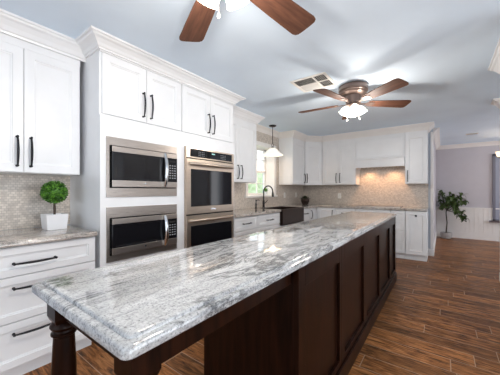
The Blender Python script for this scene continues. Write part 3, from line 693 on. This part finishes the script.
# ------------------------------------------------------------------ ceiling fans
def make_fan():
    r = empty('ceiling_fan', (0, 0, 0), 'x', 'ceiling fan')
    z = lambda v: v - 2.43
    hs = MB().lathe([(0.130, 0), (0.150, -0.008), (0.158, -0.03), (0.158, -0.062), (0.148, -0.072), (0.150, -0.080), (0.142, -0.098), (0.118, -0.112), (0.085, -0.120), (0.080, -0.205), (0.02, -0.208)], (0, 0, 0), 40)
    obj('motor_housing', hs, 'fanmetal', r, True, smooth=True)
    obj('band', MB().lathe([(0.153, -0.070), (0.158, -0.074), (0.157, -0.079), (0.150, -0.082)], (0, 0, 0), 40, cap=False), 'fanmetal', r, True, smooth=True)
    kit = obj('light_kit', MB().lathe([(0.02, -0.205), (0.060, -0.208), (0.070, -0.218), (0.064, -0.235), (0.045, -0.25), (0.020, -0.256), (0.014, -0.28), (0.004, -0.285)], (0, 0, 0), 30), 'fanmetal', r, True, smooth=True)
    for k in range(5):
        a = math.radians(-33 + 72 * k); ca, sa = math.cos(a), math.sin(a)
        Mt = Matrix.Translation((0, 0, -0.200)) @ Matrix.Rotation(a, 4, 'Z') @ Matrix.Rotation(math.radians(-11), 4, 'X')
        # blade outline
        pts = []; L0, L1 = 0.17, 0.65
        prof = [(L0, 0.046), (L0 + 0.03, 0.058), (L0 + 0.2, 0.070), (L1 - 0.04, 0.082), (L1 - 0.015, 0.076), (L1 - 0.003, 0.060), (L1, 0.03)]
        out = prof + [(x, -w) for x, w in prof[::-1]]
        mb = MB().loops([[(x, w, zz) for x, w in out] for zz in (-0.004, 0.004)])
        b = obj('blade', mb, 'blade', r, True, bevel=0.0015); b.matrix_local = Mt
        ir = MB()
        ir.loops([[(x, w, zz) for x, w in [(0.07, 0.018), (0.12, 0.012), (0.155, 0.022), (0.185, 0.040), (0.235, 0.036), (0.25, 0.0), (0.235, -0.036), (0.185, -0.040), (0.155, -0.022), (0.12, -0.012), (0.07, -0.018)]] for zz in (-0.010, -0.0045)])
        for yy in (-0.02, 0.02): ir.lathe([(0.006, 0), (0.004, -0.003)], (0.21, yy, -0.010), 10)
        obj('blade_iron', ir, 'fanmetal', b, True)
    for k in range(4):
        a = math.radians(28 + 90 * k); ca, sa = math.cos(a), math.sin(a); tilt = math.radians(28)
        ax = Vector((ca * math.sin(tilt), sa * math.sin(tilt), -math.cos(tilt)))
        p0 = Vector((ca * 0.047, sa * 0.047, -0.215))
        obj('lamp_arm', MB().tube([tuple(p0 - ax * 0.01), tuple(p0 + ax * 0.035)], 0.017, 12), 'fanmetal', r, True, smooth=True)
        c0 = p0 + ax * 0.03
        o = obj('lamp_shade', MB().lathe([(0.022, 0), (0.028, 0.008), (0.040, 0.025), (0.050, 0.048), (0.051, 0.070), (0.054, 0.084), (0.057, 0.090), (0.054, 0.090), (0.048, 0.070), (0.046, 0.048), (0.02, 0.012)], tuple(c0), 24, tuple(ax), cap=False), 'glow', r, True, smooth='all')
        obj('bulb', MB().lathe([(0.012, 0.01), (0.014, 0.04), (0.024, 0.055), (0.026, 0.07), (0.018, 0.086), (0.002, 0.092)], tuple(c0), 14, tuple(ax)), 'glow', o, True, smooth='all')
    for (dx, dy, L) in ((0.065, 0.02, 0.145), (-0.065, 0.0, 0.145)):
        ch = MB().tube([(dx, dy, -0.225), (dx, dy, -0.225 - L)], 0.0016, 6)
        ch = obj('pull_chain', ch, 'fanmetal', r, True)
        obj('fob', MB().lathe([(0.002, 0.0), (0.005, -0.006), (0.007, -0.015), (0.006, -0.022), (0.002, -0.025)], (dx, dy, -0.225 - L), 12), 'plastic', ch, True, smooth='all')
    return r
fan = make_fan(); fan.location = (-0.825, 3.10, H)
fan['label'] = 'whole five-blade walnut ceiling fan with lit shades over the far island end'
f2 = copy_tree(fan); f2.location = (-0.79, 0.86, H); f2.rotation_euler = (0, 0, math.radians(-31))
f2['label'] = 'cropped walnut ceiling fan at the top edge directly above the foreground'
for f in (fan, f2): f['group'] = 'walnut ceiling fans over the island'
WARM = (1.0, 0.92, 0.83)
for (cx, cy, pw) in ((-0.81, 3.10, 33), (-0.79, 0.86, 38)):
    for k in range(2): point('fan_lamp', (cx + (0.13 if k else -0.13), cy + (0.06 if k else -0.06), H - 0.39), pw / 2, WARM, 0.05)

# pendant
px_, py_ = -2.52, 4.10
pn = empty('pendant_lamp', (px_, py_, H), 'white glass pendant lamp on a dark stem in front of the sink window', 'pendant lamp')
obj('canopy', MB().lathe([(0.068, 0), (0.068, -0.012), (0.05, -0.022), (0.01, -0.026)], (px_, py_, H), 24), 'black', pn, smooth=True)
obj('stem', MB().tube([(px_, py_, H - 0.02), (px_, py_, H - 0.33)], 0.006, 8), 'black', pn)
lp = []
for k in range(17):
    a = 2 * PI * k / 16; lp.append((px_ + 0.020 * math.sin(a), py_, H - 0.33 - 0.032 + 0.032 * math.cos(a)))
obj('ring', MB().tube(lp, 0.004, 8), 'black', pn, smooth=True)
obj('socket_cap', MB().lathe([(0.012, 0), (0.022, -0.008), (0.030, -0.02), (0.034, -0.032)], (px_, py_, H - 0.39), 18), 'black', pn, smooth=True)
obj('lamp_shade', MB().lathe([(0.035, -0.415), (0.06, -0.424), (0.085, -0.445), (0.12, -0.485), (0.165, -0.525), (0.195, -0.548), (0.190, -0.553), (0.16, -0.532), (0.11, -0.49), (0.03, -0.42)], (px_, py_, H), 36, cap=False), 'pendglass', pn, smooth='all')
obj('bulb', MB().lathe([(0.012, -0.40), (0.015, -0.42), (0.028, -0.46), (0.024, -0.49), (0.004, -0.50)], (px_, py_, H), 16), mat('pendant_bulb', (1, 1, 1), emit=(1, .88, .7), estr=12), pn, smooth='all')
point('pendant_light', (px_, py_, H - 0.57), 5, (1.0, 0.72, 0.46), 0.05)

# ceiling vents
def vent(x0, x1, y0, y1, lab, fine):
    r = empty('ceiling_vent', ((x0 + x1) / 2, (y0 + y1) / 2, H), lab, 'vent')
    f = 0.03 if fine else 0.02; mb = MB(); z0, z1 = H - 0.010, H
    mb.box(x0, x1, y0, y0 + f, z0, z1); mb.box(x0, x1, y1 - f, y1, z0, z1); mb.box(x0, x0 + f, y0 + f, y1 - f, z0, z1); mb.box(x1 - f, x1, y0 + f, y1 - f, z0, z1)
    if fine:
        xm = x0 + (x1 - x0) * 0.62; ym = (y0 + y1) / 2
        mb.box(xm - 0.006, xm + 0.006, y0 + f, y1 - f, z0, z1); mb.box(x0 + f, x1 - f, ym - 0.006, ym + 0.006, z0, z1)
    obj('frame', mb, 'plastic', r, bevel=0.002)
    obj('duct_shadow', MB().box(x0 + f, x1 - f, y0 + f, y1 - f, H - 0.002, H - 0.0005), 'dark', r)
    def louvre(a0, a1, b0, b1, along, tilt):
        """slats running along one axis"""
        sp = 0.021; n = int(((b1 - b0) if along == 'x' else (a1 - a0)) / sp)
        for k in range(n):
            m = MB()
            t = math.copysign(0.008, tilt) if abs(tilt) > 0 else 0
            if along == 'x':
                c = b0 + (k + 0.5) * sp; m.loops([[(x, c - t / 2, H - 0.0095), (x, c - t / 2 + 0.0015, H - 0.0095), (x, c + t / 2 + 0.0015, H - 0.0025), (x, c + t / 2, H - 0.0025)] for x in (a0, a1)])
            else:
                c = a0 + (k + 0.5) * sp; m.loops([[(c - t / 2, y, H - 0.0095), (c - t / 2 + 0.0015, y, H - 0.0095), (c + t / 2 + 0.0015, y, H - 0.0025), (c + t / 2, y, H - 0.0025)] for y in (b0, b1)])
            obj('slat', m, 'plastic', r)
    if fine:
        louvre(x0 + f, xm - 0.006, y0 + f, ym - 0.006, 'x', 1); louvre(x0 + f, xm - 0.006, ym + 0.006, y1 - f, 'x', -1)
        louvre(xm + 0.006, x1 - f, y0 + f, ym - 0.006, 'y', -1); louvre(xm + 0.006, x1 - f, ym + 0.006, y1 - f, 'y', -1)
    else: louvre(x0 + f, x1 - f, y0 + f, y1 - f, 'x', 1)
vent(-1.355, -0.955, 2.56, 2.94, 'white ceiling air register beside the far fan', True)
vent(0.40, 0.60, 7.12, 7.25, 'small ceiling vent in the far room beyond the opening', False)

# outlets
def outlet(lab, p, n, group='outlets and switches on the mosaic tiles'):
    p = Vector(p); n = Vector(n); u = Vector((-n.y, n.x, 0))
    r = empty('wall_outlet', tuple(p), lab, 'outlet', group)
    a = p - u * 0.037 - Vector((0, 0, 0.058))
    obj('cover_plate', MB().frame_panel(tuple(a), tuple(u), tuple(n), 0.074, 0.116, [(0, 0), (0, 0.004), (0.003, 0.006)]), 'plastic', r)
    for dz in (-0.026, 0.014):
        q = p - u * 0.015 + Vector((0, 0, dz - 0.006)) + n * 0.006
        s_ = obj('socket', MB().frame_panel(tuple(q), tuple(u), tuple(n), 0.030, 0.026, [(0, 0), (0, 0.0015), (0.002, 0.002)]), 'plastic', r)
        sl = MB()
        for du in (0.009, 0.019): sl.frame_panel(tuple(q + u * du + n * 0.002 + Vector((0, 0, 0.009))), tuple(u), tuple(n), 0.002, 0.009, [(0, 0), (0, 0.0004)])
        obj('slots', sl, 'dark', s_)
outlet('outlet plate on the left wall nearest the sink window', (XW + e, 5.00, 1.13), (1, 0, 0))
outlet('outlet plate on the left wall nearer the back corner', (XW + e, 5.55, 1.13), (1, 0, 0))
outlet('outlet plate on the back wall left of the cooktop', (-1.88, YW - e, 1.11), (0, -1, 0))

# ------------------------------------------------------------------ plants
def leaf(mb, c, d, up, L, w, curl=0.15):
    c, d, up = Vector(c), Vector(d).normalized(), Vector(up)
    s = d.cross(up)
    if s.length < 1e-3: s = d.orthogonal()
    s.normalize(); nn = s.cross(d)
    prof = [(0, 0.02), (0.25, 0.75), (0.5, 1.0), (0.75, 0.7), (1, 0.02)]
    ls = []
    for t_, q in prof:
        m = c + d * (L * t_) - nn * (curl * L * t_ * t_)
        ls.append([tuple(m - s * (w * q / 2) + nn * (w * 0.12 * q)), tuple(m), tuple(m + s * (w * q / 2) + nn * (w * 0.12 * q))])
    mb.loops(ls, cap=False, closed_u=False)
def rnd_dir():
    while True:
        v = Vector([random.uniform(-1, 1) for _ in range(3)])
        if 0.05 < v.length < 1: return v.normalized()
tx, ty = -2.52, 0.745
tp = empty('topiary', (tx, ty, ZC), 'ball-clipped green topiary in a white square pot on the foreground counter', 'potted plant')
pm = MB(); s1, s0 = 0.074, 0.062
pm.loops([[(tx + a * q, ty + b * q, z) for a, b in ((-1, -1), (1, -1), (1, 1), (-1, 1))] for q, z in ((s0 + 0.004, ZC), (s1, ZC + 0.122), (s1 - 0.008, ZC + 0.122), (s1 - 0.010, ZC + 0.105))])
obj('pot', pm, 'white', tp, bevel=0.003)
obj('soil', MB().box(tx - s1 + 0.012, tx + s1 - 0.012, ty - s1 + 0.012, ty + s1 - 0.012, ZC + 0.09, ZC + 0.112), 'soil', tp)
obj('trunk', MB().tube([(tx, ty, ZC + 0.10), (tx + 0.004, ty - 0.003, ZC + 0.17), (tx, ty, ZC + 0.25)], [0.008, 0.007, 0.008], 10).tube([(tx + 0.008, ty, ZC + 0.10), (tx - 0.002, ty + 0.006, ZC + 0.16), (tx + 0.006, ty - 0.002, ZC + 0.25)], 0.005, 8), 'trunk', tp, smooth=True)
bl = MB(); cz = ZC + 0.297
core = bmesh.ops.create_icosphere(bl.bm, subdivisions=3, radius=0.072, matrix=Matrix.Translation((tx, ty, cz)))
for k in range(1300):
    v = rnd_dir(); r_ = 0.071 + random.uniform(-0.008, 0.012)
    c_ = Vector((tx, ty, cz)) + v * r_
    dd = (v + 0.9 * rnd_dir()); leaf(bl, c_, dd, rnd_dir(), random.uniform(0.014, 0.022), random.uniform(0.010, 0.014))
obj('foliage', bl, 'box', tp)

# dark lidded planter in the corner
qx, qy = -2.48, 5.42
cp_ = empty('corner_planter', (qx, qy, ZC), 'dark round pot of short foliage in the back left counter corner', 'potted plant')
obj('pot', MB().lathe([(0.06, 0), (0.075, 0.01), (0.105, 0.09), (0.10, 0.125), (0.108, 0.13), (0.108, 0.142), (0.095, 0.14), (0.09, 0.12)], (qx, qy, ZC), 6), 'bronze', cp_)
fl = MB()
for k in range(130):
    v = rnd_dir(); v.z = abs(v.z) * 1.1 + 0.1
    leaf(fl, Vector((qx, qy, ZC + 0.12)) + Vector((v.x, v.y, 0)) * 0.05, v, (0, 0, 1), random.uniform(0.05, 0.10), 0.025)
obj('foliage', fl, 'darkleaf', cp_)

# herb on the sill
hx, hy, hz = XW - 0.075, 4.38, WZ0 + 0.004
hb = empty('sill_plant', (hx, hy, hz), 'small bright green plant in a pale pot on the sink window sill', 'potted plant')
obj('pot', MB().lathe([(0.022, 0), (0.032, 0.06), (0.035, 0.062), (0.035, 0.07), (0.028, 0.068)], (hx, hy, hz), 16), 'white', hb, smooth=True)
fl = MB()
for k in range(60):
    v = rnd_dir(); v.z = abs(v.z) + 0.2
    leaf(fl, Vector((hx, hy, hz + 0.07)) + v * random.uniform(0.0, 0.03), v, (0, 0, 1), random.uniform(0.04, 0.075), 0.026)
obj('foliage', fl, 'herb', hb)

# fig tree in the far room
gx_, gy_ = 0.075, 8.40
fg = empty('fig_tree', (gx_, gy_, 0), 'leafy potted fig tree standing against the white wainscot in the far room', 'potted tree')
obj('pot', MB().lathe([(0.09, 0), (0.115, 0.02), (0.128, 0.10), (0.125, 0.155), (0.112, 0.155), (0.108, 0.13)], (gx_, gy_, 0), 24), 'basket', fg, smooth=True)
obj('soil', MB().lathe([(0.105, 0.12), (0.105, 0.135)], (gx_, gy_, 0), 20), 'soil', fg)
trk = MB().tube([(gx_, gy_, 0.12), (gx_ + 0.02, gy_, 0.4), (gx_, gy_ + 0.01, 0.65), (gx_ + 0.02, gy_, 0.86)], [0.016, 0.015, 0.013, 0.010], 10)
fl = MB(); top = Vector((gx_ + 0.01, gy_, 0.72))
tips = [(-0.12, -0.05, 1.22), (0.10, 0.02, 1.15), (0.33, -0.05, 1.14), (0.38, -0.02, 0.98), (-0.10, 0.05, 1.00), (0.05, -0.15, 1.08), (0.22, 0.06, 0.86), (0.30, -0.10, 0.72), (0.36, -0.02, 0.58), (-0.11, -0.10, 0.85), (0.16, -0.10, 0.95), (0.00, 0.08, 0.92), (0.18, 0.0, 1.05), (0.42, 0.0, 0.50)]
for t_ in tips:
    p1 = Vector((gx_ + t_[0], gy_ + t_[1], t_[2])); mid = (top + p1) / 2 + Vector((0, 0, 0.05))
    trk.tube([tuple(top), tuple(mid), tuple(p1)], [0.007, 0.005, 0.003], 6)
    for k in range(24):
        q = mid.lerp(p1, random.uniform(0.1, 1.1)) + rnd_dir() * 0.05
        v = rnd_dir(); v.z -= 0.2
        if q.x < -0.05: q.x = -0.05
        leaf(fl, q, v, (0, 0, 1), random.uniform(0.08, 0.13), random.uniform(0.05, 0.08), 0.3)
for v_ in fl.bm.verts:
    if v_.co.x < -0.11: v_.co.x = -0.11
    if v_.co.y > YFAR - 0.05: v_.co.y = YFAR - 0.05
obj('trunk', trk, 'trunk', fg, smooth=True); obj('foliage', fl, 'fig', fg)

# chandelier in the far room
hx, hy = 1.24, 7.45
chd = empty('chandelier', (hx, hy, H), 'bronze chandelier with a glowing glass shade at the right edge, far room', 'chandelier')
obj('canopy', MB().lathe([(0.06, 0), (0.06, -0.015), (0.01, -0.03)], (hx, hy, H), 20), 'bronze', chd, smooth=True)
obj('stem', MB().tube([(hx, hy, H - 0.02), (hx, hy, 1.95)], 0.007, 8).lathe([(0.01, 0.10), (0.03, 0.06), (0.035, 0.02), (0.02, -0.03), (0.004, -0.06)], (hx, hy, 1.90), 16), 'bronze', chd, smooth=True)
for k in range(5):
    a = PI + 2 * PI * k / 5; ca, sa = math.cos(a), math.sin(a)
    ar = obj('arm', MB().tube([(hx + ca * q, hy + sa * q, z) for q, z in ((0.02, 1.90), (0.10, 1.83), (0.19, 1.82), (0.26, 1.87), (0.28, 1.92))], 0.007, 8).lathe([(0.02, 0), (0.035, 0.015), (0.03, 0.02)], (hx + ca * 0.28, hy + sa * 0.28, 1.91), 14), 'bronze', chd, smooth=True)
    obj('lamp_shade', MB().lathe([(0.03, 0), (0.05, 0.03), (0.06, 0.08), (0.07, 0.11), (0.067, 0.11), (0.045, 0.03), (0.025, 0.004)], (hx + ca * 0.28, hy + sa * 0.28, 1.93), 20, cap=False), mat('lit_amber_glass', (1, .9, .75), emit=(1, 0.72, 0.42), estr=2.2) if k == 0 else bpy.data.materials['lit_amber_glass'], ar, smooth='all')
point('chandelier_light', (hx, hy, 1.80), 11, (1.0, 0.80, 0.62), 0.1)

# pantry cabinet on the right, mostly out of frame
c = empty('pantry_cabinet', (0.78, 2.9, 0), 'tall white pantry cabinet whose crown shows at the upper right edge', 'cabinet')
PX = 0.462
obj('body', MB().box(PX + T, 1.12, 2.45, 3.38, 0.0, H), 'cab', c)
for z0, z1 in ((0.11, 1.30), (1.306, 2.25)):
    for y0 in (2.455, 2.918):
        d = obj('door', MB().frame_panel((PX + T, y0 + 0.456, z0), (0, -1, 0), (-1, 0, 0), 0.456, z1 - z0, DOOR), 'cab', c)
        pull(d, (PX, 2.87 if y0 < 2.6 else 2.96, 1.15 if z0 < 1 else 1.46), (0, 0, 1), (-1, 0, 0), 0.2)
obj('crown_moulding', MB().sweep([(1.12, 3.38), (PX, 3.38), (PX, 2.45), (1.12, 2.45)], [(a, z + H) for a, z in CRB]), 'cab', c)
